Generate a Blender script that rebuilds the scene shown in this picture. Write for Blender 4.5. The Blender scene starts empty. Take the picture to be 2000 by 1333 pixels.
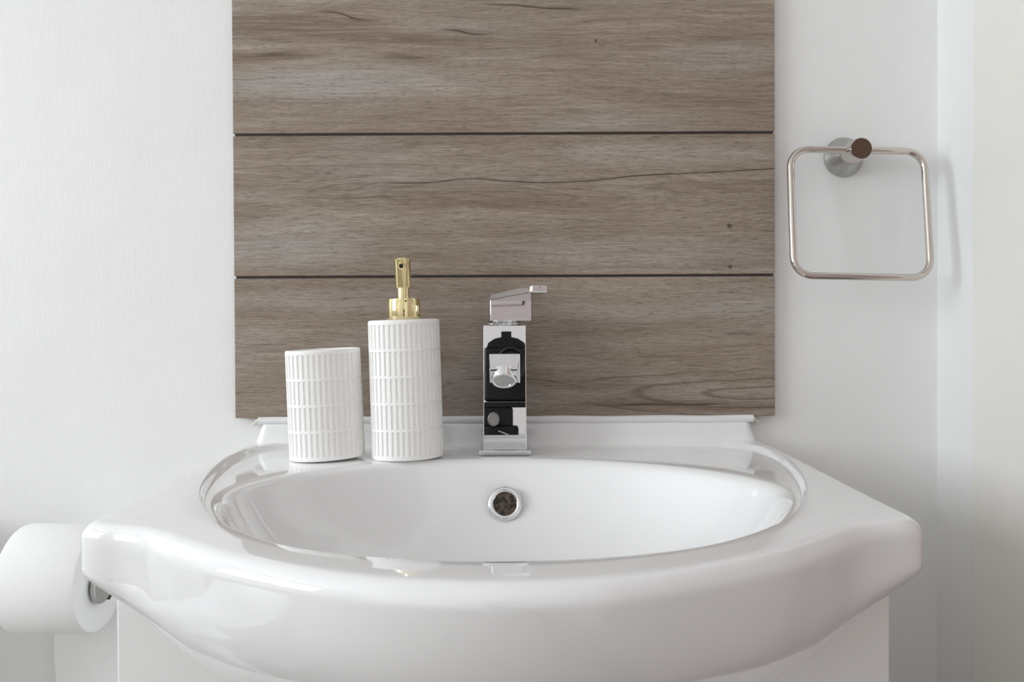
import bpy, bmesh, math, random
from mathutils import Vector, Matrix

random.seed(7)
scene = bpy.context.scene
COL = scene.collection

# ------------------------------------------------------------------ camera
CAMX, CAMY, CAMZ = 0.007, -0.866, 0.98
F_PX = 1593.0
cam_d = bpy.data.cameras.new('photo_view')
cam_d.sensor_width = 36.0
cam_d.lens = F_PX / 2000.0 * 36.0
PITCH = math.radians(0.65)
cam_d.shift_y = -(36.5 - math.tan(PITCH) * F_PX) / 2000.0
cam_d.clip_start = 0.004
cam = bpy.data.objects.new('photo_view', cam_d)
COL.objects.link(cam)
cam.matrix_world = (Matrix.Translation((CAMX, CAMY, CAMZ)) @
                    Matrix.Rotation(math.radians(90) - PITCH, 4, 'X') @
                    Matrix.Rotation(math.radians(-0.27), 4, 'Z'))
scene.camera = cam

# ------------------------------------------------------------------ world, light, exposure
world = bpy.data.worlds.new('overcast_sky')
scene.world = world
world.use_nodes = True
world.node_tree.nodes['Background'].inputs[0].default_value = (0.80, 0.88, 1.0, 1)
world.node_tree.nodes['Background'].inputs[1].default_value = 1.0

WIN = dict(x=-2.70, y0=-2.10, y1=-0.55, z0=0.95, z1=2.20)     # window opening in the left wall
ld = bpy.data.lights.new('window_daylight', 'AREA')
ld.shape = 'RECTANGLE'
ld.size = WIN['y1'] - WIN['y0'] - 0.02
ld.size_y = WIN['z1'] - WIN['z0'] - 0.02
ld.energy = 70
ld.color = (0.90, 0.955, 1.0)
lo = bpy.data.objects.new('window_daylight', ld)
COL.objects.link(lo)
lo.matrix_world = Matrix.Translation((WIN['x'] - 0.14, (WIN['y0'] + WIN['y1']) / 2, (WIN['z0'] + WIN['z1']) / 2)) @ \
    Matrix.Rotation(math.radians(-90), 4, 'Y') @ Matrix.Rotation(math.radians(90), 4, 'Z')

scene.view_settings.view_transform = 'Standard'
scene.view_settings.look = 'None'
scene.view_settings.gamma = 1.0
scene.view_settings.use_curve_mapping = False
scene.view_settings.exposure = 0.03
scene.cycles.use_denoising = True
scene.cycles.max_bounces = 12
scene.cycles.diffuse_bounces = 8
scene.cycles.glossy_bounces = 6
scene.cycles.caustics_reflective = False

# ------------------------------------------------------------------ materials
def new_mat(name):
    m = bpy.data.materials.new(name)
    m.use_nodes = True
    nt = m.node_tree
    b = nt.nodes['Principled BSDF']
    return m, nt, b

def simple(name, col, rough=0.5, metal=0.0, coat=0.0, ior=None):
    m, nt, b = new_mat(name)
    b.inputs['Base Color'].default_value = (*col, 1)
    b.inputs['Roughness'].default_value = rough
    b.inputs['Metallic'].default_value = metal
    b.inputs['Coat Weight'].default_value = coat
    b.inputs['Coat Roughness'].default_value = 0.03
    if ior:
        b.inputs['IOR'].default_value = ior
    return m

class NG:
    """small helper for building node trees"""
    def __init__(self, nt):
        self.nt = nt
    def n(self, typ, **kw):
        nd = self.nt.nodes.new(typ)
        for k, v in kw.items():
            setattr(nd, k, v)
        return nd
    def link(self, a, b):
        self.nt.links.new(a, b)
    def put(self, sock, v):
        if hasattr(v, 'is_output'):
            self.link(v, sock)
        else:
            sock.default_value = v
    def math(self, op, a, b=0.0, c=0.0, clamp=False):
        nd = self.n('ShaderNodeMath', operation=op, use_clamp=clamp)
        self.put(nd.inputs[0], a); self.put(nd.inputs[1], b); self.put(nd.inputs[2], c)
        return nd.outputs[0]
    def vec(self, x, y, z):
        nd = self.n('ShaderNodeCombineXYZ')
        self.put(nd.inputs[0], x); self.put(nd.inputs[1], y); self.put(nd.inputs[2], z)
        return nd.outputs[0]
    def noise(self, v, scale=1.0, detail=2.0, rough=0.5, dist=0.0):
        nd = self.n('ShaderNodeTexNoise')
        self.link(v, nd.inputs['Vector'])
        nd.inputs['Scale'].default_value = scale
        nd.inputs['Detail'].default_value = detail
        nd.inputs['Roughness'].default_value = rough
        nd.inputs['Distortion'].default_value = dist
        return nd.outputs['Fac']
    def smooth(self, v, lo, hi, a=0.0, b=1.0):
        nd = self.n('ShaderNodeMapRange', interpolation_type='SMOOTHSTEP')
        self.put(nd.inputs[0], v)
        nd.inputs[1].default_value = lo; nd.inputs[2].default_value = hi
        nd.inputs[3].default_value = a; nd.inputs[4].default_value = b
        return nd.outputs[0]
    def mix(self, fac, a, b, blend='MIX'):
        nd = self.n('ShaderNodeMix', data_type='RGBA', blend_type=blend)
        self.put(nd.inputs['Factor'], fac)
        self.put(nd.inputs['A'], a if hasattr(a, 'is_output') else (*a, 1))
        self.put(nd.inputs['B'], b if hasattr(b, 'is_output') else (*b, 1))
        return nd.outputs['Result']
    def bump(self, h, dist, strength=1.0, base=None):
        nd = self.n('ShaderNodeBump')
        nd.inputs['Strength'].default_value = strength
        nd.inputs['Distance'].default_value = dist
        self.link(h, nd.inputs['Height'])
        if base is not None:
            self.link(base, nd.inputs['Normal'])
        return nd.outputs['Normal']
    def xyz(self):
        tc = self.n('ShaderNodeTexCoord')
        s = self.n('ShaderNodeSeparateXYZ')
        self.link(tc.outputs['Object'], s.inputs[0])
        return tc.outputs['Object'], s.outputs[0], s.outputs[1], s.outputs[2]

def wall_paint(name, col, rough=0.42):
    m, nt, b = new_mat(name)
    g = NG(nt)
    o, x, y, z = g.xyz()
    brush = g.noise(g.vec(g.math('MULTIPLY', x, 260), g.math('MULTIPLY', y, 260), g.math('MULTIPLY', z, 60)), 1, 3, 0.55)
    lump = g.noise(o, 14, 3, 0.5)
    h = g.math('ADD', g.math('MULTIPLY', brush, 0.22), lump)
    n1 = g.bump(h, 0.0016, 0.55)
    g.link(n1, b.inputs['Normal'])
    tone = g.noise(o, 5, 3)
    c = g.mix(g.smooth(tone, 0.3, 0.7), col, tuple(v * 0.97 for v in col))
    g.link(c, b.inputs['Base Color'])
    b.inputs['Roughness'].default_value = rough
    return m

M = {}
M['wall'] = wall_paint('white_wall_paint', (0.84, 0.84, 0.83))
M['wall_cream'] = wall_paint('cream_gloss_paint', (0.82, 0.80, 0.75), 0.3)
M['ceiling'] = simple('ceiling_paint', (0.88, 0.88, 0.87), 0.8)
M['ceramic'] = simple('glazed_ceramic', (0.85, 0.85, 0.85), 0.05, 0, 0.6, 1.5)
M['cabinet'] = simple('white_lacquer', (0.83, 0.83, 0.82), 0.16, 0, 0.2)
M['chrome'] = simple('polished_chrome', (0.80, 0.80, 0.81), 0.012, 1.0)
M['gold'] = simple('polished_gold', (0.86, 0.74, 0.42), 0.10, 1.0)
M['black'] = simple('black_plastic', (0.006, 0.006, 0.0065), 0.5)
M['dark_hole'] = simple('dark_hole_tone', (0.035, 0.025, 0.018), 0.7)  # flat dark colour put in for the shade inside nozzle hole and slot
M['silicone'] = simple('white_silicone', (0.80, 0.80, 0.80), 0.18)
M['caulk_old'] = simple('aged_caulk', (0.74, 0.69, 0.62), 0.5)
M['grout'] = simple('dark_grout', (0.065, 0.055, 0.05), 0.85)
M['floor'] = simple('grey_floor_vinyl', (0.30, 0.26, 0.22), 0.35)
M['rear_wall'] = simple('rear_wall_paint', (0.80, 0.76, 0.745), 0.6)
M['frame'] = simple('white_window_plastic', (0.82, 0.82, 0.82), 0.3)
M['door'] = simple('door_paint', (0.46, 0.385, 0.37), 0.25)
M['core'] = simple('cardboard', (0.42, 0.33, 0.24), 0.9)

def brushed(name, col, rough):
    m, nt, b = new_mat(name)
    g = NG(nt)
    o, x, y, z = g.xyz()
    n = g.noise(g.vec(g.math('MULTIPLY', x, 900), g.math('MULTIPLY', y, 150), g.math('MULTIPLY', z, 900)), 1, 3)
    c = g.mix(n, tuple(v * 0.90 for v in col), col)
    g.link(c, b.inputs['Base Color'])
    b.inputs['Metallic'].default_value = 1
    g.link(g.smooth(n, 0.2, 0.8, rough * 0.9, rough * 1.1), b.inputs['Roughness'])
    return m
M['steel'] = brushed('brushed_steel', (0.50, 0.495, 0.48), 0.30)
M['ring_steel'] = brushed('warm_polished_steel', (0.66, 0.605, 0.56), 0.10)
M['cap_brown'] = brushed('brown_reflection_steel', (0.17, 0.115, 0.085), 0.38)  # brown reflection on the post's end cap put into its base colour

def stoneware():
    m, nt, b = new_mat('matt_white_stoneware')
    g = NG(nt)
    o, x, y, z = g.xyz()
    n = g.noise(o, 900, 2)
    b.inputs['Base Color'].default_value = (0.93, 0.92, 0.90, 1)
    b.inputs['Roughness'].default_value = 0.55
    g.link(g.bump(n, 0.0001, 0.5), b.inputs['Normal'])
    return m
M['stoneware'] = stoneware()

def tissue():
    m, nt, b = new_mat('embossed_tissue_paper')
    g = NG(nt)
    o, x, y, z = g.xyz()
    w = g.n('ShaderNodeTexWave', wave_type='RINGS', rings_direction='SPHERICAL')
    v = g.n('ShaderNodeTexVoronoi')
    g.link(o, v.inputs['Vector']); v.inputs['Scale'].default_value = 38
    g.link(g.noise(o, 60, 2), w.inputs['Phase Offset'])
    sub = g.n('ShaderNodeVectorMath', operation='SUBTRACT')
    g.link(o, sub.inputs[0]); g.link(v.outputs['Position'], sub.inputs[1])
    rings = g.math('SINE', g.math('MULTIPLY', v.outputs['Distance'], 60))
    fine = g.noise(o, 500, 2)
    h = g.math('ADD', rings, g.math('MULTIPLY', fine, 0.8))
    g.link(g.bump(h, 0.00010, 0.25), b.inputs['Normal'])
    b.inputs['Base Color'].default_value = (0.86, 0.86, 0.85, 1)
    b.inputs['Roughness'].default_value = 0.95
    b.inputs['Specular IOR Level'].default_value = 0.15
    return m
M['tissue'] = tissue()

def glass_pane():
    m = bpy.data.materials.new('window_glass')
    m.use_nodes = True
    nt = m.node_tree
    g = NG(nt)
    for nd in list(nt.nodes):
        if nd.type != 'OUTPUT_MATERIAL':
            nt.nodes.remove(nd)
    out = [nd for nd in nt.nodes if nd.type == 'OUTPUT_MATERIAL'][0]
    t = g.n('ShaderNodeBsdfTransparent'); gl = g.n('ShaderNodeBsdfGlossy')
    gl.inputs['Roughness'].default_value = 0.02
    mx = g.n('ShaderNodeMixShader'); mx.inputs[0].default_value = 0.06
    g.link(t.outputs[0], mx.inputs[1]); g.link(gl.outputs[0], mx.inputs[2])
    g.link(mx.outputs[0], out.inputs[0])
    return m
M['glass'] = glass_pane()

PLANK_W, PLANK_H = 0.567, 0.1465

def plank_mat(name, seed, veins=(), knots=(), loops=(), patches=(), dark=0.0):
    """wood print on a porcelain plank; x runs along the plank, z across it (metres from the plank's centre)
    veins: (list of (x,z), half-width, strength); knots: (x,z,r); loops: (x0,z0,aspect,freq,xr,zr)
    patches: (x,z,rx,rz,amount) browner or greyer areas of the print"""
    m, nt, b = new_mat(name)
    g = NG(nt)
    o, x, y, z = g.xyz()
    wob = g.noise(g.vec(g.math('MULTIPLY', x, 5), seed * 3.1, g.math('MULTIPLY', z, 14)), 1, 3, 0.55)
    zz = g.math('ADD', z, g.math('MULTIPLY', g.math('SUBTRACT', wob, 0.5), 0.018))
    for (kx, kz, r) in knots:                       # grain bends round a knot
        dx = g.math('MULTIPLY', g.math('SUBTRACT', x, kx), 0.35)
        dz = g.math('SUBTRACT', z, kz)
        d = g.math('SQRT', g.math('ADD', g.math('MULTIPLY', dx, dx), g.math('MULTIPLY', dz, dz)))
        push = g.math('MULTIPLY', g.smooth(d, 0.0, r * 5, 1, 0), r * 1.2)
        zz = g.math('ADD', zz, g.math('MULTIPLY', g.math('SIGN', dz), push))
    broad = g.noise(g.vec(g.math('MULTIPLY', x, 3.2), seed * 7.7, g.math('MULTIPLY', zz, 34)), 1, 4, 0.6)
    mid = g.noise(g.vec(g.math('MULTIPLY', x, 7), seed * 1.3 + 5, g.math('MULTIPLY', zz, 170)), 1, 4, 0.62)
    fine = g.noise(g.vec(g.math('MULTIPLY', x, 70), seed * 2.3 + 9, g.math('MULTIPLY', zz, 1100)), 1, 3, 0.6)
    pores = g.noise(g.vec(g.math('MULTIPLY', x, 110), seed * 4.3, g.math('MULTIPLY', zz, 1500)), 1, 2, 0.5)
    cloud = g.noise(g.vec(g.math('MULTIPLY', x, 4.5), seed * 11.0, g.math('MULTIPLY', z, 13)), 1, 3, 0.5)
    fib = g.noise(g.vec(g.math('MULTIPLY', x, 22), seed * 5.3 + 3, g.math('MULTIPLY', zz, 620)), 1, 3, 0.65)
    v = g.math('ADD', g.math('MULTIPLY', broad, 0.36), g.math('ADD', g.math('MULTIPLY', mid, 0.24),
               g.math('ADD', g.math('MULTIPLY', fine, 0.34), g.math('MULTIPLY', fib, 0.34))))
    v = g.math('SUBTRACT', v, 0.14 + dark)
    ramp = g.n('ShaderNodeValToRGB')
    e = ramp.color_ramp.elements
    e[0].position = 0.26; e[0].color = (0.125, 0.088, 0.062, 1)
    e[1].position = 0.74; e[1].color = (0.480, 0.415, 0.350, 1)
    k = e.new(0.42); k.color = (0.232, 0.178, 0.135, 1)
    k = e.new(0.57); k.color = (0.335, 0.273, 0.218, 1)
    g.link(v, ramp.inputs[0])
    col = ramp.outputs[0]
    grey = g.mix(0.5, col, (0.42, 0.40, 0.38))
    gm = g.math('MULTIPLY', g.smooth(cloud, 0.48, 0.74, 0, 1), g.smooth(fib, 0.30, 0.62, 0.25, 1.0))
    col = g.mix(g.math('MULTIPLY', gm, 0.8), col, grey)
    for (px_, pz_, rx, rz, amt) in patches:
        dx = g.math('DIVIDE', g.math('SUBTRACT', x, px_), rx)
        dz = g.math('DIVIDE', g.math('SUBTRACT', zz, pz_), rz)
        d = g.math('ADD', g.math('MULTIPLY', dx, dx), g.math('MULTIPLY', dz, dz))
        d = g.math('ADD', d, g.math('MULTIPLY', g.math('SUBTRACT', mid, 0.5), 1.6))
        msk = g.math('MULTIPLY', g.smooth(d, 0.0, 1.3, abs(amt), 0), g.smooth(fib, 0.28, 0.66, 0.35, 1.0) if amt < 0 else g.smooth(fib, 0.34, 0.7, 1.0, 0.45))
        col = g.mix(msk, col, (0.145, 0.092, 0.055) if amt > 0 else (0.43, 0.412, 0.395))
    col = g.mix(g.smooth(pores, 0.54, 0.70, 0, 0.60), col, (0.105, 0.078, 0.058))
    for (pts, hw, st) in veins:
        fc = g.n('ShaderNodeFloatCurve')
        cm = fc.mapping
        cv = cm.curves[0]
        ps = [((px_ + PLANK_W / 2) / PLANK_W, (pz_ + PLANK_H / 2) / PLANK_H) for px_, pz_ in pts]
        cv.points[0].location = ps[0]; cv.points[1].location = ps[-1]
        for p in ps[1:-1]:
            cv.points.new(*p)
        cm.update()
        g.link(g.math('DIVIDE', g.math('ADD', x, PLANK_W / 2), PLANK_W), fc.inputs['Value'])
        cz = g.math('SUBTRACT', g.math('MULTIPLY', fc.outputs[0], PLANK_H), PLANK_H / 2)
        cz = g.math('ADD', cz, g.math('MULTIPLY', g.math('SUBTRACT', mid, 0.5), 0.0025))
        d = g.math('ABSOLUTE', g.math('SUBTRACT', z, cz))
        x0, x1 = pts[0][0], pts[-1][0]
        ends = g.math('MULTIPLY', g.smooth(x, x0, x0 + 0.03), g.smooth(x, x1 - 0.03, x1, 1, 0))
        core = g.math('MULTIPLY', g.smooth(d, hw * 0.3, hw, st, 0), ends)
        halo = g.math('MULTIPLY', g.smooth(d, 0, hw * 5, st * 0.35, 0), ends)
        col = g.mix(halo, col, (0.135, 0.090, 0.060))
        col = g.mix(core, col, (0.045, 0.030, 0.022))
    for (x0, z0, asp, fr, xr, zr, lst) in loops:
        dx = g.math('MULTIPLY', g.math('SUBTRACT', x, x0), asp)
        dz = g.math('SUBTRACT', zz, z0)
        d = g.math('SQRT', g.math('ADD', g.math('MULTIPLY', dx, dx), g.math('MULTIPLY', dz, dz)))
        d = g.math('ADD', d, g.math('MULTIPLY', wob, 0.008))
        s = g.smooth(g.math('SINE', g.math('MULTIPLY', d, fr)), 0.60, 1.0, 0, lst)
        mk = g.math('MULTIPLY', g.smooth(g.math('ABSOLUTE', g.math('SUBTRACT', x, x0)), xr * 0.75, xr, 1, 0),
                    g.smooth(g.math('ABSOLUTE', dz), zr * 0.6, zr, 1, 0))
        col = g.mix(g.math('MULTIPLY', s, mk), col, (0.085, 0.055, 0.038))
    for (kx, kz, r) in knots:
        dx = g.math('SUBTRACT', x, kx); dz = g.math('SUBTRACT', z, kz)
        d = g.math('SQRT', g.math('ADD', g.math('MULTIPLY', dx, dx), g.math('MULTIPLY', dz, dz)))
        d = g.math('ADD', d, g.math('MULTIPLY', g.math('SUBTRACT', fine, 0.5), r * 0.9))
        col = g.mix(g.smooth(d, r * 0.4, r * 1.5, 0.85, 0), col, (0.07, 0.045, 0.032))
    g.link(col, b.inputs['Base Color'])
    b.inputs['Roughness'].default_value = 0.42
    b.inputs['Specular IOR Level'].default_value = 0.35
    g.link(g.bump(g.math('ADD', fine, g.math('MULTIPLY', mid, 0.6)), 0.0005, 0.45), b.inputs['Normal'])
    return m

# ------------------------------------------------------------------ mesh helpers
def obj(name, bm, mat, parent=None, smooth=False, angle=None, loc=None, flat=False):
    me = bpy.data.meshes.new(name)
    bmesh.ops.recalc_face_normals(bm, faces=bm.faces)
    bm.to_mesh(me); bm.free()
    me.materials.append(mat)
    if smooth:
        for p in me.polygons:
            p.use_smooth = True
        if angle is not None:
            me.set_sharp_from_angle(angle=math.radians(angle))
    o = bpy.data.objects.new(name, me)
    COL.objects.link(o)
    if flat:
        wn = o.modifiers.new('weighted', 'WEIGHTED_NORMAL')
        wn.mode = 'FACE_AREA'; wn.weight = 100; wn.keep_sharp = False
    if parent is not None:
        o.parent = parent
    if loc is not None:
        o.location = loc
    return o

def tag(o, label=None, cat=None, kind=None, group=None):
    if label: o['label'] = label
    if cat: o['category'] = cat
    if kind: o['kind'] = kind
    if group: o['group'] = group
    return o

def empty(name, loc, label, cat):
    o = bpy.data.objects.new(name, None)
    COL.objects.link(o)
    o.location = loc
    o.empty_display_size = 0.02
    return tag(o, label, cat)

def add_box(bm, x0, x1, y0, y1, z0, z1, bev=0.0, seg=2):
    r = bmesh.ops.create_cube(bm, size=1.0)
    vs = r['verts']
    for v in vs:
        v.co = Vector((x0 if v.co.x < 0 else x1, y0 if v.co.y < 0 else y1, z0 if v.co.z < 0 else z1))
    if bev > 0:
        es = list({e for v in vs for e in v.link_edges})
        bmesh.ops.bevel(bm, geom=es, offset=bev, segments=seg, profile=0.5, affect='EDGES')
    return vs

def box(name, x0, x1, y0, y1, z0, z1, mat, parent=None, bev=0.0, seg=2):
    bm = bmesh.new()
    add_box(bm, x0, x1, y0, y1, z0, z1, bev, seg)
    return obj(name, bm, mat, parent, smooth=bev > 0, flat=bev > 0)

def add_loft(bm, rings, close_ring=True, cap0=True, cap1=True):
    rv = [[bm.verts.new(p) for p in r] for r in rings]
    n = len(rv[0])
    for a, b_ in zip(rv[:-1], rv[1:]):
        for i in range(n if close_ring else n - 1):
            j = (i + 1) % n
            bm.faces.new((a[i], a[j], b_[j], b_[i]))
    if cap0: bm.faces.new(rv[0][::-1])
    if cap1: bm.faces.new(rv[-1])
    return rv

def add_lathe(bm, prof, origin=(0, 0, 0), axis=(0, 0, 1), n=48, cap0=True, cap1=True):
    """prof: list of (radius, height along axis)"""
    q = Vector((0, 0, 1)).rotation_difference(Vector(axis).normalized())
    o = Vector(origin)
    rings = []
    for r, h in prof:
        rings.append([o + q @ Vector((r * math.cos(2 * math.pi * i / n), r * math.sin(2 * math.pi * i / n), h)) for i in range(n)])
    return add_loft(bm, rings, True, cap0, cap1)

def lathe(name, prof, mat, parent=None, origin=(0, 0, 0), axis=(0, 0, 1), n=48, angle=32, cap0=True, cap1=True):
    bm = bmesh.new()
    add_lathe(bm, prof, origin, axis, n, cap0, cap1)
    return obj(name, bm, mat, parent, True, angle)

def add_tube(bm, pts, r, n=16, closed=False):
    pts = [Vector(p) for p in pts]
    m = len(pts)
    rings = []
    up = None
    for i, p in enumerate(pts):
        if closed:
            t = (pts[(i + 1) % m] - pts[i - 1]).normalized()
        else:
            t = (pts[min(i + 1, m - 1)] - pts[max(i - 1, 0)]).normalized()
        if up is None:
            up = t.orthogonal().normalized()
        up = (up - t * up.dot(t)).normalized()
        s = t.cross(up)
        rings.append([p + r * (math.cos(2 * math.pi * k / n) * up + math.sin(2 * math.pi * k / n) * s) for k in range(n)])
    if closed:
        rv = [[bm.verts.new(p) for p in rg] for rg in rings]
        for i in range(m):
            a, b_ = rv[i], rv[(i + 1) % m]
            for k in range(n):
                bm.faces.new((a[k], a[(k + 1) % n], b_[(k + 1) % n], b_[k]))
    else:
        add_loft(bm, rings)

def catmull(pts, per=16):
    out = []
    P = [Vector(p) for p in pts]
    P = [2 * P[0] - P[1]] + P + [2 * P[-1] - P[-2]]
    for i in range(1, len(P) - 2):
        for k in range(per):
            t = k / per
            a, b_, c, d = P[i - 1], P[i], P[i + 1], P[i + 2]
            out.append(0.5 * ((2 * b_) + (c - a) * t + (2 * a - 5 * b_ + 4 * c - d) * t * t + (3 * b_ - a - 3 * c + d) * t ** 3))
    out.append(P[-2])
    return out

def interp(pts, t):
    for (a, va), (b_, vb) in zip(pts[:-1], pts[1:]):
        if a <= t <= b_:
            return va + (vb - va) * (t - a) / (b_ - a)
    return pts[0][1] if t < pts[0][0] else pts[-1][1]

def sstep(a, b_, v):
    t = min(1, max(0, (v - a) / (b_ - a)))
    return t * t * (3 - 2 * t)

# ------------------------------------------------------------------ the room
XL, XR, YB, YR, ZC = -2.70, 0.4585, 0.0, -2.80, 2.40
TH = 0.10
tag(box('wall_back', XL - TH, XR + TH, 0, TH, 0, ZC, M['wall']), 'white painted wall behind the basin with faint brush marks', 'wall', 'structure')
bm = bmesh.new()          # left wall with the window opening
add_box(bm, XL - TH, XL, YR, WIN['y0'], 0, ZC)
add_box(bm, XL - TH, XL, WIN['y1'], 0, 0, ZC)
add_box(bm, XL - TH, XL, WIN['y0'], WIN['y1'], 0, WIN['z0'])
add_box(bm, XL - TH, XL, WIN['y0'], WIN['y1'], WIN['z1'], ZC)
tag(obj('wall_left', bm, M['wall']), 'white wall with the window, left of the basin', 'wall', 'structure')
tag(box('wall_right', XR, XR + TH, YR, 0, 0, ZC, M['wall']), 'white side wall at the right end of the room', 'wall', 'structure')
tag(box('wall_rear', XL - TH, XR + TH, YR - TH, YR, 0, ZC, M['rear_wall']), 'pinkish grey wall at the far end facing the basin', 'wall', 'structure')
tag(box('floor', XL - TH, XR + TH, YR - TH, TH, -0.05, 0, M['floor']), 'brownish grey bathroom floor', 'floor', 'structure')
tag(box('ceiling', XL - TH, XR + TH, YR - TH, TH, ZC, ZC + 0.05, M['ceiling']), 'plain white ceiling', 'ceiling', 'structure')

# window in the left wall
win = bpy.data.objects.new('window_1', None); COL.objects.link(win)
win.location = (XL - 0.05, (WIN['y0'] + WIN['y1']) / 2, WIN['z0'])
tag(win, 'white framed casement window in the left wall', 'window', 'structure')
wy, wz = (WIN['y1'] - WIN['y0']) / 2, WIN['z1'] - WIN['z0']
fw = 0.05
box('window_frame', -0.03, 0.03, -wy, -wy + fw, 0, wz, M['frame'], win, 0.004)
box('window_frame', -0.03, 0.03, wy - fw, wy, 0, wz, M['frame'], win, 0.004)
box('window_frame', -0.03, 0.03, -wy + fw, wy - fw, 0, fw, M['frame'], win, 0.004)
box('window_frame', -0.03, 0.03, -wy + fw, wy - fw, wz - fw, wz, M['frame'], win, 0.004)
box('mullion', -0.03, 0.03, -0.03, 0.03, fw, wz - fw, M['frame'], win, 0.004)
for s in (-1, 1):
    a, b_ = sorted((s * 0.03, s * (wy - fw)))
    box('pane', -0.004, 0.004, a, b_, fw, wz - fw, M['glass'], win)
box('window_sill', -0.02, 0.13, -wy - 0.03, wy + 0.03, -0.025, 0.0, M['frame'], win, 0.004)

# door casing and panelled door on the right wall
def casing_profile(y0, y1, z0, z1, name):
    o = box(name, XR - 0.006, XR, y0, y1, z0, z1, M['wall_cream'], None, 0.003)
    return o
tag(casing_profile(-0.180, -0.076, 0, 2.02, 'trim_1'), 'cream door casing at the right edge of the picture', 'door casing', 'structure')
tag(casing_profile(-1.093, -0.980, 0, 2.02, 'trim_2'), 'cream door casing on the far side of the door', 'door casing', 'structure')
tag(casing_profile(-1.093, -0.076, 2.02, 2.12, 'trim_3'), 'cream casing board across the top of the door', 'door casing', 'structure')
door = bpy.data.objects.new('door_1', None); COL.objects.link(door)
door.location = (XR, -0.58, 0)
tag(door, 'panelled painted door in the right wall', 'door', 'structure')
box('door_leaf', -0.006, -0.001, -0.40, 0.40, 0.005, 2.02, M['door'], door, 0.001)
for zz0, zz1 in ((0.18, 0.86), (1.02, 1.86)):
    for s in (-1, 1):
        a, b_ = sorted((s * 0.055, s * 0.31))
        bm = bmesh.new()
        add_box(bm, -0.014, -0.006, a, b_, zz0, zz1, 0.006, 2)
        add_box(bm, -0.020, -0.014, a + 0.035, b_ - 0.035, zz0 + 0.035, zz1 - 0.035, 0.005, 2)
        obj('panel', bm, M['door'], door, True, flat=True)
lathe('door_knob', [(0.024, 0), (0.024, 0.004), (0.009, 0.008), (0.009, 0.03), (0.022, 0.04), (0.024, 0.05), (0.016, 0.058), (0.001, 0.06)],
      M['chrome'], door, (-0.006, -0.36, 1.0), (-1, 0, 0), 24)

# ------------------------------------------------------------------ splashback of wood-effect planks
ZT0 = CAMZ - 0.0995                       # lower edge of the tiles
PITCH_Z = 0.1492
splash = empty('splashback', (0, -0.001, ZT0), 'splashback of brown wood-effect plank tiles above the basin', 'splashback')
box('grout_bed', -0.2825, 0.2818, -0.0072, 0.0, 0.0015, 4 * PITCH_Z - 0.004, M['grout'], splash)

def px_to_plank(k, px, py):
    """pixel of the photograph on the tile face -> plank coordinates (used to set out the printed veins)"""
    x = (px - 1000) / 1861.0 + CAMX + (py - 630) * -0.0047 / 1861.0
    zc = CAMZ + (630 - py) / 1861.0 + (px - 1000) * -0.0047 / 1861.0
    return (x, zc - (ZT0 + k * PITCH_Z + PLANK_H / 2))
def PV(k, *pts):
    return [px_to_plank(k, *p) for p in pts]

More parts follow.
